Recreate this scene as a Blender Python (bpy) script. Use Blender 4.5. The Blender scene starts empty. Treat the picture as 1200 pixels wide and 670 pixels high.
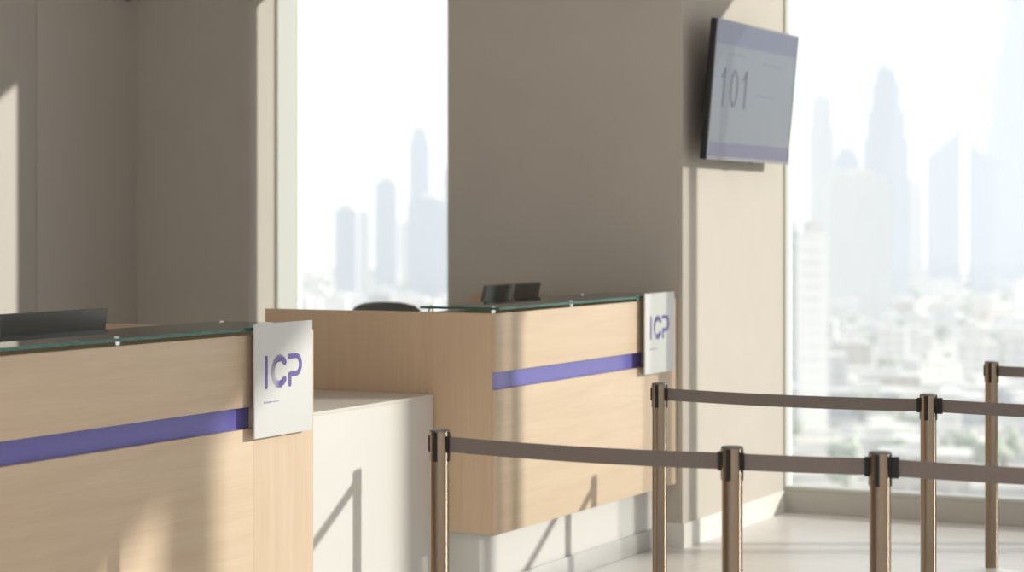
import bpy, bmesh, math, random
from mathutils import Vector, Matrix
PI = math.pi
scene = bpy.context.scene
COL = scene.collection
random.seed(7)

# ------------------------------------------------------------------ camera frame
H = 1.55                      # eye height (m)
F = 2540.0                    # focal length in pixels of the 1200 px wide frame
HOR = 257.0                   # horizon row
TH = math.atan(1265 / 2540)
S_, C_ = math.sin(TH), math.cos(TH)
def place(px, dist):          # plan position of something seen at column px, dist metres ahead
    X = (px - 600) * dist / F
    return (-S_ * dist + C_ * X, C_ * dist + S_ * X)

cam = bpy.data.cameras.new('camera')
co = bpy.data.objects.new('camera', cam); COL.objects.link(co)
co.location = (0, 0, H); co.rotation_euler = (PI / 2, 0, TH)
cam.sensor_width = 36; cam.sensor_fit = 'HORIZONTAL'; cam.lens = F / 1200 * 36
cam.shift_y = -(335 - HOR) / 1200
cam.clip_start = 0.05; cam.clip_end = 20000
cam.dof.use_dof = True; cam.dof.focus_distance = 7.2; cam.dof.aperture_fstop = 2.6
scene.camera = co

# ------------------------------------------------------------------ materials
def mat(name): 
    m = bpy.data.materials.new(name); m.use_nodes = True
    nt = m.node_tree
    return m, nt, nt.nodes['Principled BSDF']
def setp(b, **k):
    for n, v in k.items():
        n = n.replace('_', ' ')
        if n in b.inputs: b.inputs[n].default_value = v
def plain(name, col, rough=.5, metal=0., noise=0., nscale=30., spec=.5, bump=0.):
    m, nt, b = mat(name)
    setp(b, Base_Color=(*col, 1), Roughness=rough, Metallic=metal, Specular_IOR_Level=spec)
    if noise or bump:
        tc = nt.nodes.new('ShaderNodeTexCoord'); n = nt.nodes.new('ShaderNodeTexNoise')
        n.inputs['Scale'].default_value = nscale; n.inputs['Detail'].default_value = 4
        nt.links.new(tc.outputs['Object'], n.inputs['Vector'])
        if noise:
            r = nt.nodes.new('ShaderNodeValToRGB')
            r.color_ramp.elements[0].position = .3; r.color_ramp.elements[1].position = .7
            r.color_ramp.elements[0].color = (*[c * (1 - noise) for c in col], 1)
            r.color_ramp.elements[1].color = (*[min(1, c * (1 + noise)) for c in col], 1)
            nt.links.new(n.outputs['Fac'], r.inputs['Fac']); nt.links.new(r.outputs['Color'], b.inputs['Base Color'])
        if bump:
            bp = nt.nodes.new('ShaderNodeBump'); bp.inputs['Strength'].default_value = bump; bp.inputs['Distance'].default_value = .01
            nt.links.new(n.outputs['Fac'], bp.inputs['Height']); nt.links.new(bp.outputs['Normal'], b.inputs['Normal'])
    return m
def wood(name, axis, c0, c1):
    m, nt, b = mat(name)
    tc = nt.nodes.new('ShaderNodeTexCoord'); mp = nt.nodes.new('ShaderNodeMapping')
    sc = [9., 9., 9.]; sc[axis] = .55
    mp.inputs['Scale'].default_value = sc
    n = nt.nodes.new('ShaderNodeTexNoise'); n.inputs['Scale'].default_value = 2.2; n.inputs['Detail'].default_value = 7; n.inputs['Distortion'].default_value = .8
    mp2 = nt.nodes.new('ShaderNodeMapping'); sc2 = [110., 110., 110.]; sc2[axis] = 3.0
    mp2.inputs['Scale'].default_value = sc2
    n2 = nt.nodes.new('ShaderNodeTexNoise'); n2.inputs['Scale'].default_value = 1.5; n2.inputs['Detail'].default_value = 3
    mx = nt.nodes.new('ShaderNodeMix'); mx.data_type = 'FLOAT'; mx.inputs[0].default_value = .35
    r = nt.nodes.new('ShaderNodeValToRGB')
    r.color_ramp.elements[0].position = .3; r.color_ramp.elements[1].position = .68
    r.color_ramp.elements[0].color = (*c0, 1); r.color_ramp.elements[1].color = (*c1, 1)
    L = nt.links
    L.new(tc.outputs['Object'], mp.inputs['Vector']); L.new(mp.outputs['Vector'], n.inputs['Vector'])
    L.new(tc.outputs['Object'], mp2.inputs['Vector']); L.new(mp2.outputs['Vector'], n2.inputs['Vector'])
    L.new(n.outputs['Fac'], mx.inputs[2]); L.new(n2.outputs['Fac'], mx.inputs[3])
    L.new(mx.outputs[0], r.inputs['Fac']); L.new(r.outputs['Color'], b.inputs['Base Color'])
    setp(b, Roughness=.42, Specular_IOR_Level=.4)
    return m
def thin_glass(name, tint, fres=.55, rough=0.):
    m, nt, b = mat(name); nt.nodes.remove(b)
    out = nt.nodes['Material Output']
    t = nt.nodes.new('ShaderNodeBsdfTransparent'); t.inputs['Color'].default_value = (*tint, 1)
    g = nt.nodes.new('ShaderNodeBsdfGlossy'); g.inputs['Roughness'].default_value = rough
    fr = nt.nodes.new('ShaderNodeFresnel'); fr.inputs['IOR'].default_value = 1.5
    mu = nt.nodes.new('ShaderNodeMath'); mu.operation = 'MULTIPLY'; mu.inputs[1].default_value = fres
    mx = nt.nodes.new('ShaderNodeMixShader')
    nt.links.new(fr.outputs[0], mu.inputs[0]); nt.links.new(mu.outputs[0], mx.inputs[0])
    nt.links.new(t.outputs[0], mx.inputs[1]); nt.links.new(g.outputs[0], mx.inputs[2])
    nt.links.new(mx.outputs[0], out.inputs['Surface'])
    return m
def emit_mat(name, col, strength, rough=.15):
    m, nt, b = mat(name)
    setp(b, Base_Color=(*[c * .15 for c in col], 1), Roughness=rough, Emission_Color=(*col, 1), Emission_Strength=strength)
    return m

W0, W1 = (.575, .44, .315), (.65, .52, .385)
M = {}
M['wood_h'] = wood('maple laminate, grain along counter', 1, W0, W1)
M['wood_v'] = wood('maple laminate, upright grain', 2, W0, W1)
M['wood_shade'] = wood('maple laminate, side grain', 2, (.565, .405, .27), (.635, .47, .325))  # same maple as the fronts, browner tint paints in the sides' shade
M['white'] = plain('white laminate', (.66, .65, .63), .4)
M['white_top'] = plain('pale grey laminate', (.66, .63, .59), .35)
M['kick'] = plain('satin aluminium', (.72, .71, .69), .38, .85)
M['blue'] = plain('violet blue acrylic', (.145, .135, .43), .25)
M['navy'] = plain('violet logo print', (.13, .095, .33), .45)
M['caption'] = plain('grey violet print', (.33, .31, .47), .5)
M['sign'] = plain('white acrylic panel', (.63, .635, .625), .28)
M['chrome'] = plain('polished steel', (.75, .74, .72), .15, 1.)
M['bronze'] = plain('brushed bronze steel', (.25, .195, .145), .20, 1., spec=.5)
M['base'] = plain('satin white steel', (.82, .80, .77), .3, .3)
M['lid'] = plain('dark grey cap', (.16, .15, .145), .35, .6)
M['black'] = plain('black plastic', (.009, .008, .008), .6)
M['belt'] = plain('taupe belt webbing', (.20, .165, .15), .8, noise=.06, nscale=300)
M['wall'] = plain('warm taupe paint', (.555, .505, .445), .75, noise=.02, nscale=4)
M['wall_light'] = plain('warm white paint', (.74, .70, .63), .7, noise=.015, nscale=4)
M['panel'] = plain('taupe wall panel', (.60, .555, .50), .6)
M['ceiling'] = plain('white ceiling paint', (.80, .78, .75), .9)
M['skirt'] = plain('white skirting', (.80, .78, .74), .45)
M['frame'] = plain('pale window frame', (.61, .62, .575), .45)
M['sill'] = plain('grey stone sill', (.46, .44, .40), .5)
M['monitor'] = plain('dark grey monitor shell', (.105, .112, .106), .30, noise=.05, nscale=200)
M['chair_fabric'] = plain('dark grey mesh fabric', (.20, .20, .18), .8)
M['tvblack'] = plain('black tv shell', (.01, .01, .011), .35)
M['tvbezel'] = plain('dark silver bezel', (.30, .29, .30), .35, .7)
M['pane'] = thin_glass('window glass', (.97, .985, .98), .5)
M['fin_half_shadow'] = thin_glass('frosted glass fin', (.85, .86, .85), .6, .2)  # see-through finish given to unseen fins to weaken their shadow bands
M['shelf_glass'] = thin_glass('clear counter glass', (.965, .985, .975), 1.15)
gm, gnt, gb = mat('green glass edge')
setp(gb, Base_Color=(.03, .24, .19, 1), Roughness=.08, Transmission_Weight=.55, IOR=1.5)
M['glass_edge'] = gm
M['screen'] = emit_mat('lit screen, pale grey blue', (.42, .47, .53), .24)
M['screen_band'] = emit_mat('lit screen, lavender band', (.28, .30, .44), .26)
M['screen_foot'] = emit_mat('lit screen, violet band', (.25, .245, .42), .28)
M['screen_ink'] = emit_mat('lit screen, grey violet digits', (.17, .175, .26), .24)
M['screen_line'] = emit_mat('lit screen, faint lines', (.38, .42, .48), .24)

def floor_mat():
    m, nt, b = mat('large pale floor tiles')
    tc = nt.nodes.new('ShaderNodeTexCoord'); br = nt.nodes.new('ShaderNodeTexBrick')
    br.offset = .5; br.inputs['Scale'].default_value = 1.0
    br.inputs['Brick Width'].default_value = 1.2; br.inputs['Row Height'].default_value = .6
    br.inputs['Mortar Size'].default_value = .003; br.inputs['Mortar Smooth'].default_value = .3
    br.inputs['Color1'].default_value = (.79, .765, .74, 1); br.inputs['Color2'].default_value = (.79, .765, .74, 1)
    br.inputs['Mortar'].default_value = (.62, .60, .575, 1)
    n = nt.nodes.new('ShaderNodeTexNoise'); n.inputs['Scale'].default_value = 1.6; n.inputs['Detail'].default_value = 8
    mx = nt.nodes.new('ShaderNodeMix'); mx.data_type = 'RGBA'; mx.blend_type = 'MULTIPLY'; mx.inputs[0].default_value = .25
    r = nt.nodes.new('ShaderNodeValToRGB'); r.color_ramp.elements[0].color = (.75, .73, .7, 1); r.color_ramp.elements[0].position = .3; r.color_ramp.elements[1].position = .65
    L = nt.links
    L.new(tc.outputs['Object'], br.inputs['Vector']); L.new(tc.outputs['Object'], n.inputs['Vector'])
    L.new(n.outputs['Fac'], r.inputs['Fac']); L.new(br.outputs['Color'], mx.inputs[6]); L.new(r.outputs['Color'], mx.inputs[7])
    L.new(mx.outputs[2], b.inputs['Base Color'])
    setp(b, Roughness=.32, Specular_IOR_Level=.5)
    return m
M['floor'] = floor_mat()

def facade(name, wallc, winc, w, h):
    m, nt, b = mat(name)
    tc = nt.nodes.new('ShaderNodeTexCoord'); sp = nt.nodes.new('ShaderNodeSeparateXYZ')
    ad = nt.nodes.new('ShaderNodeMath'); ad.operation = 'ADD'
    cb = nt.nodes.new('ShaderNodeCombineXYZ'); br = nt.nodes.new('ShaderNodeTexBrick')
    br.offset = 0; br.inputs['Scale'].default_value = 1
    br.inputs['Brick Width'].default_value = w; br.inputs['Row Height'].default_value = h
    br.inputs['Mortar Size'].default_value = min(w, h) * .22
    br.inputs['Color1'].default_value = (*winc, 1); br.inputs['Color2'].default_value = (*[c * 1.1 for c in winc], 1)
    br.inputs['Mortar'].default_value = (*wallc, 1)
    L = nt.links
    L.new(tc.outputs['Object'], sp.inputs[0]); L.new(sp.outputs[0], ad.inputs[0]); L.new(sp.outputs[1], ad.inputs[1])
    L.new(ad.outputs[0], cb.inputs[0]); L.new(sp.outputs[2], cb.inputs[1]); L.new(cb.outputs[0], br.inputs['Vector'])
    L.new(br.outputs['Color'], b.inputs['Base Color']); setp(b, Roughness=.5)
    return m
M['tower_glass'] = facade('blue grey curtain wall', (.55, .58, .63), (.40, .44, .51), 3.0, 4.0)
M['tower_pale'] = facade('pale concrete facade', (.72, .71, .69), (.48, .51, .56), 4.0, 3.6)
M['low_white'] = facade('white rendered facade', (.74, .73, .71), (.56, .57, .575), 5.0, 3.4)
M['low_sand'] = facade('sand coloured facade', (.60, .56, .51), (.44, .42, .40), 5.0, 3.4)
M['low_grey'] = facade('grey facade', (.52, .54, .56), (.40, .42, .45), 5.0, 3.4)
M['tower_white'] = facade('bright white facade', (.92, .91, .89), (.80, .80, .79), 6.0, 3.4)
M['roof'] = plain('pale flat roof', (.68, .67, .65), .9, noise=.1, nscale=.2)
M['leaf'] = plain('dusty green foliage', (.40, .43, .36), .9, noise=.3, nscale=.8)
M['bark'] = plain('brown bark', (.20, .14, .09), .9)
M['ground'] = plain('dusty city ground', (.56, .54, .51), .95, noise=.35, nscale=.02)

# ------------------------------------------------------------------ mesh helpers
def box(bm, x0, x1, y0, y1, z0, z1, bev=0., mi=0):
    vs = [bm.verts.new(p) for p in ((x0,y0,z0),(x1,y0,z0),(x1,y1,z0),(x0,y1,z0),(x0,y0,z1),(x1,y0,z1),(x1,y1,z1),(x0,y1,z1))]
    fs = [bm.faces.new([vs[i] for i in f]) for f in ((3,2,1,0),(4,5,6,7),(0,1,5,4),(1,2,6,5),(2,3,7,6),(3,0,4,7))]
    for f in fs: f.material_index = mi
    if bev:
        es = list({e for f in fs for e in f.edges})
        bmesh.ops.bevel(bm, geom=es, offset=bev, segments=2, profile=.7, affect='EDGES', clamp_overlap=True)
    return vs
def BX(*a, **k):
    bm = bmesh.new(); box(bm, *a, **k); return bm
def lathe(bm, prof, cx=0, cy=0, n=48, cap=True):
    rings = []
    for r, z in prof:
        rings.append([bm.verts.new((cx + r * math.cos(2*PI*i/n), cy + r * math.sin(2*PI*i/n), z)) for i in range(n)])
    for a, b in zip(rings, rings[1:]):
        for i in range(n):
            f = bm.faces.new((a[i], a[(i+1) % n], b[(i+1) % n], b[i])); f.smooth = True
    if cap:
        bm.faces.new(list(reversed(rings[0]))); bm.faces.new(rings[-1])
def tube(bm, pts, r, n=12):
    pts = [Vector(p) for p in pts]; rings = []
    for i, p in enumerate(pts):
        d = (pts[min(i+1, len(pts)-1)] - pts[max(i-1, 0)]).normalized()
        u = d.orthogonal().normalized() if i == 0 else (u - d * u.dot(d)).normalized()
        v = d.cross(u)
        rr = r[i] if isinstance(r, (list, tuple)) else r
        rings.append([bm.verts.new(p + rr * (u * math.cos(2*PI*k/n) + v * math.sin(2*PI*k/n))) for k in range(n)])
    for a, b in zip(rings, rings[1:]):
        for k in range(n):
            f = bm.faces.new((a[k], a[(k+1) % n], b[(k+1) % n], b[k])); f.smooth = True
    bm.faces.new(list(reversed(rings[0]))); bm.faces.new(rings[-1])
def prism(bm, poly, axis, a, b):
    """extrude a 2-D outline along an axis; outline is (y,z) for axis 0, (x,z) for 1, (x,y) for 2"""
    def P(p, t): 
        return (t, p[0], p[1]) if axis == 0 else (p[0], t, p[1]) if axis == 1 else (p[0], p[1], t)
    lo = [bm.verts.new(P(p, a)) for p in poly]; hi = [bm.verts.new(P(p, b)) for p in poly]
    n = len(poly)
    bm.faces.new(list(reversed(lo))); bm.faces.new(hi)
    for i in range(n): bm.faces.new((lo[i], lo[(i+1) % n], hi[(i+1) % n], hi[i]))
def stroke(bm, pts, w, x0, x1, capn=6):
    """flat round-ended pen stroke in the (y,z) plane, x0..x1 thick"""
    pts = [Vector(p) for p in pts]; n = len(pts); L, R = [], []
    ws = w if isinstance(w, (list, tuple)) else [w] * n
    for i, p in enumerate(pts):
        d = (pts[min(i+1, n-1)] - pts[max(i-1, 0)]).normalized(); q = Vector((-d.y, d.x))
        L.append(p + q * ws[i] / 2); R.append(p - q * ws[i] / 2)
    out = list(L)
    d = (pts[-1] - pts[-2]).normalized(); a0 = math.atan2(d.x, -d.y)
    for k in range(1, capn):
        a = a0 - PI * k / capn; out.append(pts[-1] + Vector((math.cos(a), math.sin(a))) * ws[-1] / 2)
    out += list(reversed(R))
    d = (pts[1] - pts[0]).normalized(); a0 = math.atan2(-d.x, d.y)
    for k in range(1, capn):
        a = a0 - PI * k / capn; out.append(pts[0] + Vector((math.cos(a), math.sin(a))) * ws[0] / 2)
    prism(bm, [(v.x, v.y) for v in out], 0, x0, x1)
def wpos(o):
    v = Vector((0, 0, 0))
    while o is not None: v = v + o.location; o = o.parent
    return v
def obj(name, bm, m, parent=None, world=False, label=None):
    """link a bmesh as one mesh object; world=True: vertices are in room coordinates"""
    bmesh.ops.recalc_face_normals(bm, faces=bm.faces)
    me = bpy.data.meshes.new(name); bm.to_mesh(me); bm.free()
    for k in (m if isinstance(m, (list, tuple)) else [m]): me.materials.append(k)
    if world and parent is not None: me.transform(Matrix.Translation(-wpos(parent)))
    me.set_sharp_from_angle(angle=math.radians(32))
    o = bpy.data.objects.new(name, me); COL.objects.link(o)
    if parent is not None: o.parent = parent
    if label: o['label'] = label
    return o
def thing(name, label, cat, loc=(0, 0, 0), rot=(0, 0, 0), group=None):
    o = bpy.data.objects.new(name, None); COL.objects.link(o)
    o.empty_display_size = .1
    o.location = loc; o.rotation_euler = rot; o['label'] = label; o['category'] = cat
    if group: o['group'] = group
    return o
def tag(o, label, cat, group=None):
    o['label'] = label; o['category'] = cat
    if group: o['group'] = group
    return o
def struct(name, bm, m, label):
    o = obj(name, bm, m); o['kind'] = 'structure'; o['label'] = label; o['category'] = name.split('_')[0]
    return o
def dup(root, loc, label, rotz=None, group=None):
    r = root.copy(); COL.objects.link(r); r.location = loc; r['label'] = label
    if rotz is not None: r.rotation_euler = (0, 0, rotz)
    if group: r['group'] = group
    for ch in list(root.children):
        c = ch.copy(); COL.objects.link(c); c.parent = r
        for g in list(ch.children):
            d = g.copy(); COL.objects.link(d); d.parent = c
    return r

# ------------------------------------------------------------------ room plan (x to the right of the counters, y along them to the windows)
CF = -3.87                    # counter front plane
GL = 11.0                     # glazing plane
PX, PY = -3.842, 9.52         # pillar corner
LW = -7.725                   # left wall
CE = 4.6                      # ceiling
XR, YB = 9.3, -3.5

struct('floor', BX(LW - .2, XR + .2, YB - .2, GL + .1, -.2, 0), M['floor'], 'large pale grey floor tiles across the hall')
struct('ceiling', BX(LW - .2, XR + .2, YB - .2, GL + .2, CE, CE + .2), M['ceiling'], 'white ceiling above the hall')
def glazed(bm, horiz, a0, a1, p0, p1, z0, z1, step):
    # unseen wall, open bays between slim mullions put in for sky fill
    def bxx(u0, u1, za, zb):
        if horiz: box(bm, u0, u1, p0, p1, za, zb)
        else: box(bm, p0, p1, u0, u1, za, zb)
    bxx(a0, a1, 0, z0); bxx(a0, a1, z1, CE); u = a0
    while u < a1 - .05:
        bxx(u, u + .1, z0, z1); u += step
    bxx(a1 - .1, a1, z0, z1)
bm = bmesh.new(); glazed(bm, False, YB, GL, XR, XR + .2, .3, 4.1, 2.4)
struct('wall_right', bm, M['wall_light'], 'unseen pale wall on the right side of the hall, openings added for fill light')
bm = bmesh.new(); glazed(bm, True, LW, XR, YB - .2, YB, .3, 4.1, 2.6)
struct('wall_back', bm, M['wall_light'], 'unseen pale wall at the far end of the hall, openings added for fill light')
bm = bmesh.new()
JY = 9.59
box(bm, LW - .2, LW - .012, YB, GL, 0, CE)
for a, b in ((YB, 4.8), (4.806, 7.2), (7.206, JY - .004), (JY + .004, 10.52)):
    box(bm, LW - .012, LW, a, b, 0, CE, .002)
struct('wall_left', bm, M['panel'], 'taupe panelled wall behind the counters with a thin upright joint')
struct('wall_corner', BX(LW - .01, -6.93, 10.52, GL + .06, 0, CE, bev=.006), M['wall'], 'taupe column between panelled wall and tall window')
bm = bmesh.new()
prism(bm, [(-5.096, PY), (PX, PY), (PX, GL + .06), (-4.05, GL + .06), (-4.05, PY + .2), (-5.096, PY + .2)], 2, 0, CE)  # hollow at the back, shaped to let sun pass to the left wall
struct('wall_pillar', bm, [M['wall']], 'wide taupe pillar between the two windows carrying the television')
bm = bmesh.new()                                      # window wall: pier added to block sun, stepped heads shape its patches
box(bm, -5.87, -4.85, GL, GL + .14, 0, CE)
box(bm, -6.93, -5.87, GL, GL + .06, 3.12, CE); box(bm, -4.85, -4.05, GL, GL + .06, 3.38, CE)
box(bm, PX, 2.42, GL, GL + .06, 3.24, CE); box(bm, 2.42, XR, GL, GL + .06, 4.34, CE)
struct('wall_front', bm, M['wall_light'], 'window wall heads and added pier, set to shape the sun patches')
for i, (x0, w, d, a, b) in enumerate(((-1.2, .46, .30, 0, 3.24), (2.42, .26, .20, 0, 4.34), (6.68, .16, .15, 0, 4.34))):
    struct('trim_%d' % (i + 1), BX(x0, x0 + w, GL - d, GL + .03, a, b, bev=.004 if i == 2 else 0.), M['frame' if i == 2 else 'fin_half_shadow'], 'upright fin between the bays of the window wall')
def window(n, x0, x1, z0, z1, label, jamb=.03, depth=.10, rdepth=.05):
    bm = bmesh.new()
    box(bm, x0, x0 + jamb, GL - depth, GL + .05, z0, z1); box(bm, x1 - jamb, x1, GL - rdepth, GL + .05, z0, z1)
    box(bm, x0 + jamb, x1 - jamb, GL - .04, GL + .05, z1 - .05, z1); box(bm, x0 + jamb, x1 - jamb, GL - .04, GL + .05, z0, z0 + .02)
    w = struct('window_%d' % n, bm, M['frame'], label)
    obj('window_pane', BX(x0 + jamb, x1 - jamb, GL + .006, GL + .012, z0 + .02, z1 - .05), M['pane'], w)
window(1, -6.93, -5.87, .113, 3.12, 'tall narrow window behind the far counter', .018, .21, .01)
window(2, PX, -1.2, .113, 3.24, 'tall window on the right overlooking the hazy city', .012, .05)
window(3, -.74, 2.42, .113, 3.24, 'tall window further along the window wall')
window(4, 2.68, 6.68, .113, 4.34, 'wide window further along the window wall')
window(5, 6.84, XR, .113, 4.34, 'last window along the window wall')
window(6, -4.85, -4.05, .113, 3.38, 'slim unseen window added behind the pillar to sun the left wall', .02)  # unseen opening added to throw a sun patch on the left wall
bm = bmesh.new()
box(bm, PX, XR, GL - .07, GL + .06, 0, .113, .004); box(bm, -6.93, -4.05, GL - .07, GL + .06, 0, .113, .004)
struct('trim_4', bm, M['sill'], 'low grey stone sill under the windows')
bm = bmesh.new()
prism(bm, [(-5.108, PY + .2), (-5.108, PY - .012), (PX + .012, PY - .012), (PX + .012, GL - .07), (PX, GL - .07), (PX, PY), (-5.096, PY), (-5.096, PY + .2)], 2, 0, .115)
struct('baseboard_right', bm, M['skirt'], 'white skirting board around the foot of the pillar')
bm = bmesh.new(); box(bm, LW, LW + .012, YB, 10.52, 0, .115); box(bm, LW + .012, -6.93, 10.508, 10.52, 0, .115)
struct('baseboard_left', bm, M['skirt'], 'white skirting board along the left wall')

# small dark sensor high in the corner
t = thing('ceiling_sensor', 'small dark round sensor high in the corner of the panelled wall', 'sensor', (LW, 10.38, 2.88))
bm = bmesh.new(); lathe(bm, [(.004, -.045), (.022, -.04), (.036, -.02), (.04, 0), (.04, .02), (.03, .03)], .045, 0, 24); obj('sensor_dome', bm, M['black'], t)
obj('wall_mount', BX(0, .05, -.02, .02, -.01, .05, bev=.003), M['lid'], t)

# ------------------------------------------------------------------ reception counters
ZT, ZS0, ZS1, ZB = 1.178, .876, .946, .303
XB = -4.955
def counter(y0, y1, label, holes):
    t = thing('reception_counter', label, 'counter', (CF, y0, 0), group='reception counters')
    P = lambda n, bm, m, par=t, **k: obj(n, bm, M[m] if isinstance(m, str) else m, par, world=True, **k)
    E = y1 - .365                                       # start of the upright end panel
    P('front_panel', BX(CF - .02, CF, y0, E, ZS1, ZT, bev=.0015), 'wood_h')
    P('front_panel', BX(CF - .02, CF, y0, E, ZB, ZS0, bev=.0015), 'wood_h')
    P('accent_stripe', BX(CF - .03, CF - .02, y0 + .001, E, ZS0 - .01, ZS1 + .01), 'blue', label='violet blue inset stripe')
    P('end_panel', BX(CF - .03, CF, E, y1, ZB, ZT, bev=.0015), 'wood_v', label='upright grain end panel behind the sign')
    P('carcass', BX(CF - .05, CF - .03, y0 + .02, y1 - .02, ZB, ZT - .012), 'wood_h')
    P('side_panel', BX(XB, CF - .0205, y0, y0 + .02, ZB, ZT, bev=.0015), 'wood_shade')
    P('side_panel', BX(XB, CF - .0305, y1 - .02, y1, ZB, ZT, bev=.0015), 'wood_shade')
    P('counter_top', BX(CF - .34, CF - .021, y0 + .0205, y1 - .0205, ZT - .03, ZT - .002, bev=.001), 'wood_h')
    P('work_desk', BX(XB + .03, CF - .055, y0 + .022, y1 - .022, .715, .74, bev=.002), 'white_top')
    P('plinth', BX(XB + .03, CF - .10, y0 + .04, y1 - .01, 0, ZB), 'white', label='white plinth')
    P('kick_strip', BX(CF - .0995, CF - .088, y0 + .04, y1 - .01, .001, .092, bev=.001), 'kick')
    bm = bmesh.new(); g0, g1 = CF - .345, CF + .012
    box(bm, g0, g1, y0 - .004, y1 - .05, ZT + .014, ZT + .024)
    bm.faces.ensure_lookup_table()
    for f in bm.faces:
        f.normal_update(); f.material_index = 0 if abs(f.normal.z) > .9 else 1
    g = P('glass_top', bm, [M['shelf_glass'], M['glass_edge']], label='clear glass top with green edges')
    for (x, y) in holes:
        bm = bmesh.new()
        lathe(bm, [(.011, ZT - .001), (.011, ZT + .0138)], x, y, 20)
        lathe(bm, [(.009, ZT + .0242), (.009, ZT + .0262), (.007, ZT + .0275)], x, y, 20)
        P('standoff', bm, 'chrome', g, label='steel standoff')
    return t
y10, y11, y20, y21 = 4.05, 6.264, 7.637, 9.505
counter(y10, y11, 'nearer wooden counter at lower left, cut by the picture edge',
        [(CF - .03, 5.21), (CF - .03, 6.16), (CF - .31, 6.17), (CF - .03, 4.25), (CF - .31, 4.25)])
counter(y20, y21, 'farther wooden counter standing against the taupe pillar',
        [(CF - .03, 7.66), (CF - .03, 8.39), (CF - .31, 7.66), (CF - .03, 9.12), (CF - .31, 9.12)])

# low white unit between the counters
t = thing('low_cabinet', 'low white cabinet filling the gap between the two counters', 'cabinet', (-4.15, 6.28, 0))
obj('cabinet_body', BX(-4.96, -4.153, 6.272, 7.630, 0, .838, bev=.002), M['white'], t, world=True)
obj('cabinet_top', BX(-4.965, -4.148, 6.270, 7.632, .838, .850, bev=.0015), M['white_top'], t, world=True, label='pale grey top')

# signs
def sign(y0, label, gap):
    SX = CF + .034; w, z0, z1 = .35, .846, 1.213
    t = thing('counter_sign', label, 'sign', (SX, y0, z0), group='signs on the counters')
    def P(n, bm, m, par=t, **k): return obj(n, bm, M[m], par, **k)
    P('sign_panel', BX(-.006, 0, 0, w, 0, z1 - z0, bev=.001), 'sign')
    for yy, zz in ((.06, .05), (.06, .29), (w - .06, .05), (w - .06, .29)):
            bm = bmesh.new()
            prism(bm, [(yy + .008 * math.cos(a * PI / 6), zz + .008 * math.sin(a * PI / 6)) for a in range(12)], 0, -.0335, -.006)
            P('sign_spacer', bm, 'chrome')
    zc = 1.055 - z0; x0, x1 = .0002, .0012
    bm = bmesh.new(); stroke(bm, [(.067, zc - .047), (.067, zc + .047)], .0155, x0, x1); P('logo_letter', bm, 'navy', label='violet letter I')
    bm = bmesh.new(); cy = .146; r0, r1 = .032, .054
    pt = lambda r, a: (cy + r * .93 * math.cos(a), zc + r * math.sin(a))
    n = 23
    for k in range(n):
        q = k / (n - 1); a = math.radians(62 + 236 * q)
        tw = math.radians(30)
        th = .0013 + .0030 * abs(2 * q - 1) ** 1.5
        stroke(bm, [pt(r0, a + tw * .5), pt((r0 + r1) / 2, a + tw * .08), pt(r1, a - tw * .5)], th, x0, .0010, 4)
    arc = lambda a0, a1, r, m: [pt(r, math.radians(a0 + (a1 - a0) * i / m)) for i in range(m + 1)]
    stroke(bm, arc(40, 78, .0435, 8), [.021, .021, .020, .019, .017, .013, .009, .006, .003], x0, .0013)
    stroke(bm, arc(-40, -95, .0435, 8), [.021, .021, .021, .020, .019, .016, .012, .008, .003], x0, .0013)
    P('logo_letter', bm, 'navy', label='violet letter C drawn in fine hatched strokes')
    bm = bmesh.new()
    yb, zt, zb = .245, zc + .045, zc - .014; rr = (zt - zb) / 2
    pts = [(.203, zt), (.225, zt)] + [(yb + rr * math.sin(PI * i / 14), (zt + zb) / 2 + rr * math.cos(PI * i / 14)) for i in range(15)] + [(.225, zb), (.2095, zb)]
    stroke(bm, pts, .0165, x0, .0014)
    stroke(bm, [(.2095, zb), (.2095, zc - .047)], .0165, x0, x1)
    P('logo_letter', bm, 'navy', label='violet letter P')
    bm = bmesh.new(); z = zc - .097
    stroke(bm, [(.055, z), (.095, z)], .0058, x0, x1); stroke(bm, [(.101, z), (.142, z)], .0035, x0, x1)
    P('caption_line', bm, 'caption', label='small faded caption line')
sign(5.852, 'white logo sign on the nearer counter, facing us at its right end', .03)
sign(9.055, 'white logo sign on the farther counter, beside the pillar', .03)

# monitors (seen from behind)
def monitor(y0, w, tilt, label):
    t = thing('computer_monitor', label, 'monitor', (-4.55, y0 + w / 2, .74), group='monitors behind the counters')
    bm = bmesh.new(); box(bm, -.011, .007, -w / 2, w / 2, -.345, 0, .004)
    R = Matrix.Translation((0, 0, .506)) @ Matrix.Rotation(tilt, 4, 'Y')
    bm.transform(R); s = obj('monitor_shell', bm, M['monitor'], t)
    bm = bmesh.new()
    prism(bm, [(-.18, -.30), (.18, -.30), (.18, -.10), (.15, -.075), (-.15, -.075), (-.18, -.10)], 0, .007, .03); bm.transform(R)
    obj('rear_housing', bm, M['monitor'], t)
    bm = bmesh.new(); box(bm, -.0125, -.0112, -w / 2 + .008, w / 2 - .008, -.332, -.008); bm.transform(R); obj('screen', bm, M['tvblack'], t)
    bm = bmesh.new(); box(bm, -.02, .02, -.03, .03, .012, .34, .006); bm.transform(Matrix.Translation((.0, 0, 0))); obj('stand', bm, M['monitor'], t)
    bm = bmesh.new(); box(bm, -.10, .11, -.12, .12, 0.0005, .012, .004); obj('stand_foot', bm, M['monitor'], t)
monitor(5.475, .545, math.radians(7), 'dark monitor showing its back over the nearer counter, at the picture edge')
monitor(8.865, .575, math.radians(13), 'dark monitor showing its back over the farther counter')

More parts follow.
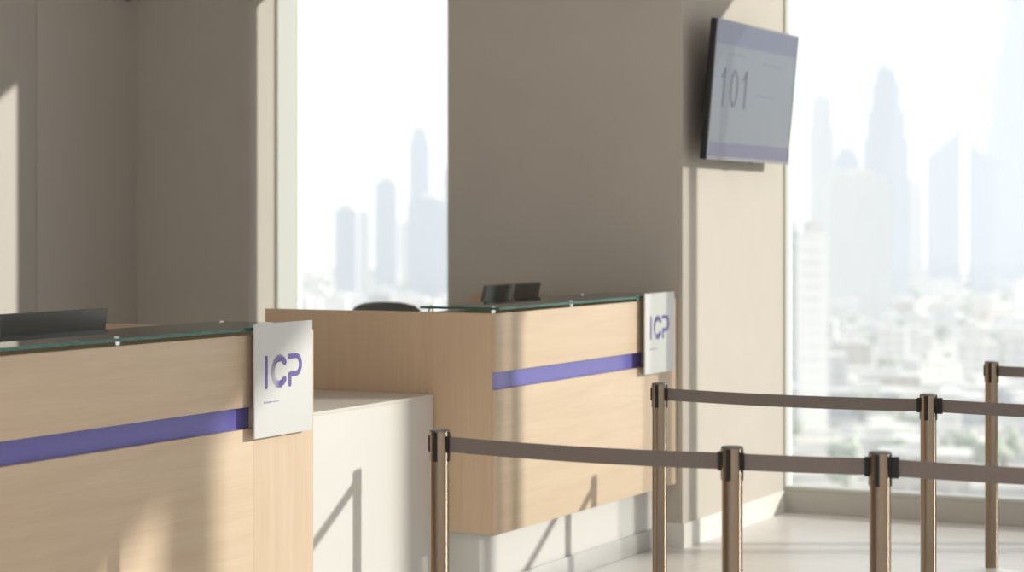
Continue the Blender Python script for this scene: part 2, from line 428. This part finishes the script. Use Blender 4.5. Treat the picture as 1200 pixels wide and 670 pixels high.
# office chair behind the far counter
cx, cy = place(446, 11.5)
cx += .26 * math.cos(math.radians(-25)); cy += .26 * math.sin(math.radians(-25))
t = thing('office_chair', 'dark grey office chair, only its rounded back top showing over the counter', 'chair', (cx, cy, 0), (0, 0, math.radians(-25)))
bm = bmesh.new()
prof = [(-.235, .62), (-.24, .85), (-.232, 1.02), (-.20, 1.085), (-.12, 1.108), (0, 1.114), (.12, 1.108), (.20, 1.085), (.232, 1.02), (.24, .85), (.235, .62), (.18, .56), (-.18, .56)]
prism(bm, prof, 0, -.03, .03)
for v in bm.verts: v.co.x += 1.1 * v.co.y ** 2 - .26
bmesh.ops.bevel(bm, geom=[e for e in bm.edges], offset=.012, segments=2, affect='EDGES', clamp_overlap=True)
obj('backrest', bm, M['chair_fabric'], t)
bm = bmesh.new(); box(bm, -.24, .25, -.25, .25, .44, .52, .03); obj('seat', bm, M['chair_fabric'], t)
bm = bmesh.new(); tube(bm, [(-.1, 0, .43), (-.30, 0, .44), (-.33, 0, .52), (-.30, 0, .68)], .022); obj('back_bracket', bm, M['black'], t)
bm = bmesh.new(); lathe(bm, [(.035, .09), (.035, .25), (.022, .25), (.022, .43), (.09, .435), (.09, .445)], n=20); obj('gas_column', bm, M['black'], t)
for sgn in (-1, 1):
    bm = bmesh.new(); tube(bm, [(0, sgn * .25, .46), (0, sgn * .30, .50), (-.02, sgn * .30, .68)], .014)
    box(bm, -.14, .12, sgn * .30 - .03, sgn * .30 + .03, .68, .705, .008); obj('armrest', bm, M['black'], t)
for k in range(5):
    a = k * 2 * PI / 5; c, s = math.cos(a), math.sin(a)
    bm = bmesh.new(); tube(bm, [(.02 * c, .02 * s, .11), (.30 * c, .30 * s, .075)], [.026, .016]); l = obj('base_arm', bm, M['black'], t)
    bm = bmesh.new(); tube(bm, [(.30 * c - .02 * s, .30 * s + .02 * c, .03), (.30 * c + .02 * s, .30 * s - .02 * c, .03)], .0295, 16); tube(bm, [(.30 * c, .30 * s, .03), (.30 * c, .30 * s, .075)], .008); obj('caster', bm, M['black'], l)

# ------------------------------------------------------------------ television
TVW, TVH = 1.155, .665
t = thing('television', 'wall television reading 101, tilted down from the pillar', 'television', (-3.700, 10.115, 2.165), (0, math.radians(5), 0))
obj('rear_shell', BX(-.034, -.002, -TVW / 2, TVW / 2, -TVH / 2, TVH / 2, bev=.003), M['tvblack'], t)
bm = bmesh.new(); prism(bm, [(-.40, -.30), (.40, -.30), (.40, .05), (.36, .10), (-.36, .10), (-.40, .05)], 0, -.062, -.034); obj('rear_housing', bm, M['tvblack'], t)
bm = bmesh.new(); b = .009
box(bm, -.002, .003, -TVW / 2, TVW / 2, TVH / 2 - b, TVH / 2); box(bm, -.002, .004, -TVW / 2, TVW / 2, -TVH / 2, -TVH / 2 + .016)
box(bm, -.002, .003, -TVW / 2, -TVW / 2 + b, -TVH / 2 + .016, TVH / 2 - b); box(bm, -.002, .003, TVW / 2 - b, TVW / 2, -TVH / 2 + .016, TVH / 2 - b)
obj('bezel', bm, M['tvbezel'], t, label='silver bezel')
sy, s0, s1 = TVW / 2 - b, -TVH / 2 + .016, TVH / 2 - b
scr = obj('screen', BX(-.002, .001, -sy, sy, s0, s1), M['screen'], t, label='lit pale grey screen')
obj('header_band', BX(.001, .0014, -sy, sy, s1 - .105, s1), M['screen_band'], scr, label='lavender band')
obj('footer_band', BX(.001, .0014, -sy, sy, s0, s0 + .068), M['screen_foot'], scr, label='violet band')
zc = .015; hh = .082
def digit(y, k):
    bm = bmesh.new()
    if k == 1:
        stroke(bm, [(y, zc - hh), (y, zc + hh)], .026, .001, .0016, 4); stroke(bm, [(y, zc + hh), (y - .018, zc + hh - .02), (y - .035, zc + hh - .034)], .016, .001, .0016, 4)
    else:
        a = [(y + .040 * math.cos(2*PI*i/32), zc + hh * math.sin(2*PI*i/32)) for i in range(33)]
        o = [(y + .055 * math.cos(2*PI*i/32), zc + (hh + .01) * math.sin(2*PI*i/32)) for i in range(32)]
        q = [(y + .029 * math.cos(2*PI*i/32), zc + (hh - .012) * math.sin(2*PI*i/32)) for i in range(32)]
        vo = [bm.verts.new((.0016, *p)) for p in o]; vq = [bm.verts.new((.0016, *p)) for p in q]
        for i in range(32): bm.faces.new((vo[i], vo[(i+1) % 32], vq[(i+1) % 32], vq[i]))
        r = bmesh.ops.extrude_face_region(bm, geom=bm.faces[:])
        for v in [g for g in r['geom'] if isinstance(g, bmesh.types.BMVert)]: v.co.x -= .0006
    obj('screen_digit', bm, M['screen_ink'], scr)
for yy, k in ((-.425, 1), (-.29, 0), (-.135, 1)): digit(yy, k)
for (ya, yb, z) in ((-.40, -.14, .175), (.10, .34, .155), (.04, .30, -.005)):
    bm = bmesh.new(); stroke(bm, [(ya, z), (yb, z)], .012, .001, .0014, 4); obj('text_line', bm, M['screen_line'], scr, label='faint text line')
bm = bmesh.new(); box(bm, .0, .004, .0, .05, -TVH / 2 - .006, -TVH / 2); obj('control_bar', bm, M['tvblack'], t)
brk = obj('wall_bracket', BX(-.115, -.056, -.12, .12, -.10, .10), M['tvblack'], t)
obj('wall_plate', BX(-.139, -.115, -.22, .22, -.12, .12), M['tvblack'], brk)
brk.rotation_euler = (0, -math.radians(5), 0)

# ------------------------------------------------------------------ barrier posts
HS = .935
POST_TUBE = None
def stanchion_parts(t):
    bm = bmesh.new(); lathe(bm, [(.160, 0), (.160, .006), (.150, .012), (.10, .022), (.05, .034), (.035, .040), (.030, .041)], n=64); obj('base', bm, M['base'], t, label='pale domed round base')
    bm = bmesh.new(); lathe(bm, [(.0282, .0405), (.0282, HS - .094)], n=40); obj('tube', bm, M['bronze'], t)
    bm = bmesh.new(); lathe(bm, [(.0286, HS - .0938), (.0288, HS - .0935), (.0288, HS - .006)], n=40); h = obj('head', bm, M['bronze'], t)
    bm = bmesh.new(); lathe(bm, [(.0295, HS - .0058), (.0300, HS - .004), (.0292, HS - .001), (.024, HS)], n=40); obj('lid', bm, M['lid'], t, label='dark round lid')
    for k in range(4):
        a = k * PI / 2
        bm = bmesh.new(); box(bm, .0255, .0305, -.0068, .0068, HS - .092, HS - .0065, .0012)
        if k in (0, 2): box(bm, .0255, .0335, -.010, .010, HS - .066, HS - .018, .0015)
        bm.transform(Matrix.Rotation(a, 4, 'Z')); obj('belt_slot', bm, M['black'], t, label='black belt slot')
def belt(t, d, sag, clip_here=False):
    d = Vector((d[0], d[1], 0)); L = d.length; u = d.normalized(); n = Vector((-u.y, u.x, 0))
    bm = bmesh.new(); N = 24; a0, a1 = .034, L - .034; rows = []
    for i in range(N + 1):
        q = i / N; p = u * (a0 + (a1 - a0) * q); zc = HS - .042 - sag * 4 * q * (1 - q)
        rows.append([bm.verts.new(p + n * s * .0009 + Vector((0, 0, zc + h))) for s, h in ((-1, -.0225), (1, -.0225), (1, .0225), (-1, .0225))])
    for a, b in zip(rows, rows[1:]):
        for k in range(4): bm.faces.new((a[k], a[(k+1) % 4], b[(k+1) % 4], b[k]))
    bm.faces.new(rows[0]); bm.faces.new(list(reversed(rows[-1])))
    b = obj('belt', bm, M['belt'], t, label='taupe retractable belt')
    bm = bmesh.new()
    if clip_here: box(bm, .031, .050, -.009, .009, HS - .070, HS - .014, .003)
    else: box(bm, L - .041, L - .031, -.007, .007, HS - .068, HS - .016, .002)
    bm.transform(Matrix.Rotation(math.atan2(u.y, u.x), 4, 'Z')); obj('belt_clip', bm, M['black'], b, label='black belt clip')
def ppos(px, top):
    return place(px, (H - HS) * F / (top - HOR))
A, B, Cc, D, E, Fp = ppos(515.5, 503), ppos(773, 448.5), ppos(858, 522.5), ppos(1031.5, 528.5), ppos(1088, 461), ppos(1162, 423)
O1, O2, O3 = (D[0] + .95, D[1] + .03), (E[0] + 1.0, E[1]), (Fp[0] + 1.0, Fp[1])
G = 'queue barrier posts'
t0 = thing('barrier_post', 'bronze queue post left of all, in front of the white cabinet', 'queue barrier', (*A, 0), group=G)
stanchion_parts(t0)
posts = {'A': t0}
for k, p, lab in (('C', Cc, 'bronze queue post in the front row, second from the left'),
                  ('D', D, 'bronze queue post in the front row with a black clip on its right'),
                  ('B', B, 'bronze queue post right beside the farther counter'),
                  ('E', E, 'bronze queue post in the middle row with a black clip on its right'),
                  ('F', Fp, 'bronze queue post in the rearmost row, nearest the city window'),
                  ('O1', O1, 'bronze queue post ending the front row, past the right edge'),
                  ('O2', O2, 'bronze queue post ending the middle row, past the right edge'),
                  ('O3', O3, 'bronze queue post ending the rear row, past the right edge')):
    posts[k] = dup(t0, (*p, 0), lab)
for a, b, pa, pb, sag, ch in (('A', 'C', A, Cc, .006, 0), ('C', 'D', Cc, D, .001, 0), ('D', 'O1', D, O1, .006, 1),
                              ('B', 'E', B, E, .006, 0), ('E', 'O2', E, O2, .006, 1), ('F', 'O3', Fp, O3, .006, 0)):
    belt(posts[a], (pb[0] - pa[0], pb[1] - pa[1]), sag, bool(ch))

# ------------------------------------------------------------------ the city beyond
GZ = -60.0
TOWERS = []
struct('ground', BX(-7000, 2500, 40, 7000, GZ - 2, GZ), M['ground'], 'dusty ground of the city far below')
def up(y, dist): return H + (HOR - y) * dist / F       # height of something seen at row y
def tower(px0, px1, ytop, dist, label, m='tower_glass', steps=None, depth=None, extra=None, name='skyscraper', cat='tower'):
    """a tower seen between two columns; steps = [(row, half width share)] from the ground up"""
    x, y = place((px0 + px1) / 2, dist); w = (px1 - px0) * dist / F; dp = depth or w * .8
    t = thing(name, label, cat, (x, y, GZ), (0, 0, TH), 'towers of the hazy skyline')
    TOWERS.append((x, y, math.hypot(w, dp) / 2))
    bm = bmesh.new(); z0 = 0
    steps = steps or [(ytop, 1.)]
    for row, sh in steps:
        z1 = up(row, dist) - GZ; hw, hd = w / 2 * sh, dp / 2 * (.4 + .6 * sh)
        box(bm, -hw, hw, -hd, hd, z0, z1); z0 = z1
    obj('tower_body', bm, M[m], t)
    bm = bmesh.new(); sh = steps[-1][1]; hw, hd = w / 2 * sh, dp / 2 * (.4 + .6 * sh)
    box(bm, -hw * .6, hw * .6, -hd * .6, hd * .6, z0, z0 + 4); obj('roof_plant', bm, M['roof'], t)
    if extra: extra(t, w, dp, z0, dist)
    return t
def spire(row, share, r):
    def f(t, w, dp, z0, dist):
        bm = bmesh.new(); z1 = up(row, dist) - GZ
        lathe(bm, [(r * 1.6, z0), (r * 1.2, z0 + (z1 - z0) * .35), (r * .5, z0 + (z1 - z0) * .6), (r * .15, z1)], share * w, 0, 12); obj('spire', bm, M['tower_glass'], t)
    return f
def slant(left_row, right_row, tip_row, tipside):
    def f(t, w, dp, z0, dist):
        zl, zr = up(left_row, dist) - GZ, up(right_row, dist) - GZ
        bm = bmesh.new(); prism(bm, [(-w / 2, z0), (w / 2, z0), (w / 2, zr), (-w / 2, zl)], 1, -dp / 2, dp / 2); obj('slanted_roof', bm, M['tower_glass'], t)
        bm = bmesh.new(); z1 = up(tip_row, dist) - GZ; zb = max(zl, zr) - 6
        lathe(bm, [(2.2, zb), (.4, z1)], tipside * (w / 2 - 3), 0, 10); obj('spire', bm, M['tower_glass'], t)
    return f
tower(949, 977, 115, 1750, 'plain pale slab tower right beside the television', 'tower_pale', [(150, 1.), (115, .8)])
tower(979, 1006, 176, 1900, 'short flat topped tower between the slab and the stepped skyscraper', steps=[(185, 1.), (176, .75)])
tower(1013, 1063, 84, 1650, 'tall stepped skyscraper with a pointed crown', steps=[(210, 1.), (163, .96), (130, .80), (98, .60), (82, .42)], extra=spire(66, 0, 4))
tower(1058, 1080, 214, 1900, 'low slab tower on the right of the stepped skyscraper', 'tower_pale')
tower(1087, 1125, 186, 1800, 'twin office tower whose roof slants up to the right', extra=slant(183, 152, 138, 1), depth=9)
tower(1137, 1163, 200, 1800, 'twin office tower whose roof slants down to the right', extra=slant(166, 190, 150, -1), depth=9)
tower(1154, 1224, -8, 2100, 'tallest skyscraper, stepping in as it rises past the top', steps=[(195, 1.), (150, .86), (100, .72), (65, .60), (22, .36), (-60, .24)], extra=spire(-190, 0, 5))
tower(937, 966, 275, 620, 'bright white apartment block at the near edge of the right window', 'tower_white', depth=16)
tower(922, 935, 272, 700, 'grey block wedged between the pillar and the white apartment block', 'low_grey', depth=14)
tower(968, 1038, 206, 1250, 'broad pale tower below the stepped skyscraper', 'tower_pale', steps=[(215, 1.), (206, .9)], depth=30)
tower(480, 504, 152, 1800, 'tallest tower in the left window, with a set back top', steps=[(165, 1.), (152, .72)])
tower(440, 466, 212, 1700, 'square tower left of the tallest one in the left window', steps=[(216, 1.), (212, .8)])
tower(393, 419, 245, 1600, 'low square tower farthest left in the left window', 'tower_glass')
tower(419, 433, 251, 1700, 'narrow low tower in the left window', 'tower_pale')
tower(467, 478, 262, 1950, 'small tower filling the gap below the tallest one', 'tower_pale')
tower(478, 527, 233, 1500, 'wide block at the right side of the left window', steps=[(238, 1.), (233, .6)])
tower(517, 541, 200, 1900, 'tower half hidden by the taupe pillar', 'tower_pale')

# low-rise city: one of each kind, then copies
GRP = 'low-rise blocks of the hazy city'
LAB = 'pale low-rise block in the hazy city below the skyline'
protos = []
for m, (w, d, h) in (('low_white', (16, 14, 12)), ('low_sand', (20, 13, 9)), ('low_white', (12, 12, 17)), ('low_grey', (24, 16, 8)), ('low_white', (18, 10, 7))):
    t = thing('low_rise_block', LAB, 'building', (0, 0, GZ), group=GRP)
    obj('block_wall', BX(-w/2, w/2, -d/2, d/2, 0, h), M[m], t)
    bm = bmesh.new(); box(bm, -w/2 - .3, w/2 + .3, -d/2 - .3, d/2 + .3, h, h + .7); box(bm, -w * .2, w * .15, -d * .25, d * .2, h + .7, h + 3.2)
    obj('block_roof', bm, M['roof'], t)
    protos.append(t)
tp = thing('street_tree', 'dusty green tree among the low-rise blocks', 'tree', (0, 0, GZ), group='trees among the low-rise blocks')
bm = bmesh.new()
for k in range(9):
    m4 = Matrix.Translation((random.uniform(-2.4, 2.4), random.uniform(-2.4, 2.4), random.uniform(5, 8.5)))
    bmesh.ops.create_icosphere(bm, subdivisions=2, radius=random.uniform(1.6, 2.6), matrix=m4)
for v in bm.verts: v.co += Vector((random.uniform(-.3, .3), random.uniform(-.3, .3), random.uniform(-.3, .3)))
obj('crown', bm, M['leaf'], tp)
bm = bmesh.new(); lathe(bm, [(.4, 0), (.28, 3), (.2, 6)], n=10); obj('trunk', bm, M['bark'], tp)
first = {id(p): True for p in protos + [tp]}
spots = list(TOWERS)
def clear(x, y, r): return all((x - a) ** 2 + (y - b) ** 2 > (r + c) ** 2 for a, b, c in spots)
for (p0, p1, r0, r1, n) in ((865, 1290, 318, 590, 190), (340, 540, 318, 372, 60)):
    made = tries = 0
    while made < n and tries < 4000:
        tries += 1
        row = random.uniform(r0, r1); dist = (H - GZ) * F / (row - HOR); px = random.uniform(p0, p1)
        x, y = place(px, dist)
        tree = random.random() < .16; r = 4 if tree else 14.6
        if not clear(x, y, r): continue
        spots.append((x, y, r)); made += 1
        pr = tp if tree else random.choice(protos)
        rz = TH + random.choice((0, .25, -.2, PI / 2))
        if first[id(pr)]:
            pr.location = (x, y, GZ); pr.rotation_euler = (0, 0, rz); first[id(pr)] = False
        else: dup(pr, (x, y, GZ), pr['label'], rz)

# haze hanging over the city (real scattering air, starts well beyond the building)
bm = bmesh.new()
prism(bm, [(-.09 * 130, 130), (-.09 * 2300, 2300), (-1.0 * 2300, 2300), (-1.0 * 130, 130)], 2, GZ - 1, 900)
hz = obj('haze', bm, None); hz['kind'] = 'stuff'; tag(hz, 'pale haze hanging over the distant city', 'haze')
hm = bpy.data.materials.new('city haze'); hm.use_nodes = True
for n in list(hm.node_tree.nodes):
    if n.type != 'OUTPUT_MATERIAL': hm.node_tree.nodes.remove(n)
vs = hm.node_tree.nodes.new('ShaderNodeVolumeScatter'); vs.inputs['Color'].default_value = (.27, .295, .355, 1)
vs.inputs['Density'].default_value = .0009; vs.inputs['Anisotropy'].default_value = 0.
hm.node_tree.links.new(vs.outputs[0], hm.node_tree.nodes['Material Output'].inputs['Volume'])
hz.data.materials.clear(); hz.data.materials.append(hm)

# ------------------------------------------------------------------ light
sun = bpy.data.lights.new('sun', 'SUN'); so = bpy.data.objects.new('sun', sun); COL.objects.link(so)
so.rotation_euler = Vector((-1, -.51, -.326)).to_track_quat('-Z', 'Y').to_euler()
so.location = (20, 20, 20)
sun.energy = 6.1; sun.angle = math.radians(.7); sun.color = (1., .95, .87)
w = bpy.data.worlds.new('hazy sky'); scene.world = w; w.use_nodes = True
bg = w.node_tree.nodes['Background']; bg.inputs['Color'].default_value = (.95, .975, 1, 1); bg.inputs['Strength'].default_value = 1.0

scene.view_settings.view_transform = 'Standard'; scene.view_settings.look = 'None'
scene.view_settings.gamma = 1; scene.view_settings.use_curve_mapping = False
scene.view_settings.exposure = .2
cy_ = scene.cycles
cy_.max_bounces = 10; cy_.diffuse_bounces = 6; cy_.glossy_bounces = 4; cy_.transmission_bounces = 8; cy_.transparent_max_bounces = 16
cy_.volume_bounces = 2; cy_.sample_clamp_indirect = 6.
cy_.caustics_reflective = False; cy_.caustics_refractive = False
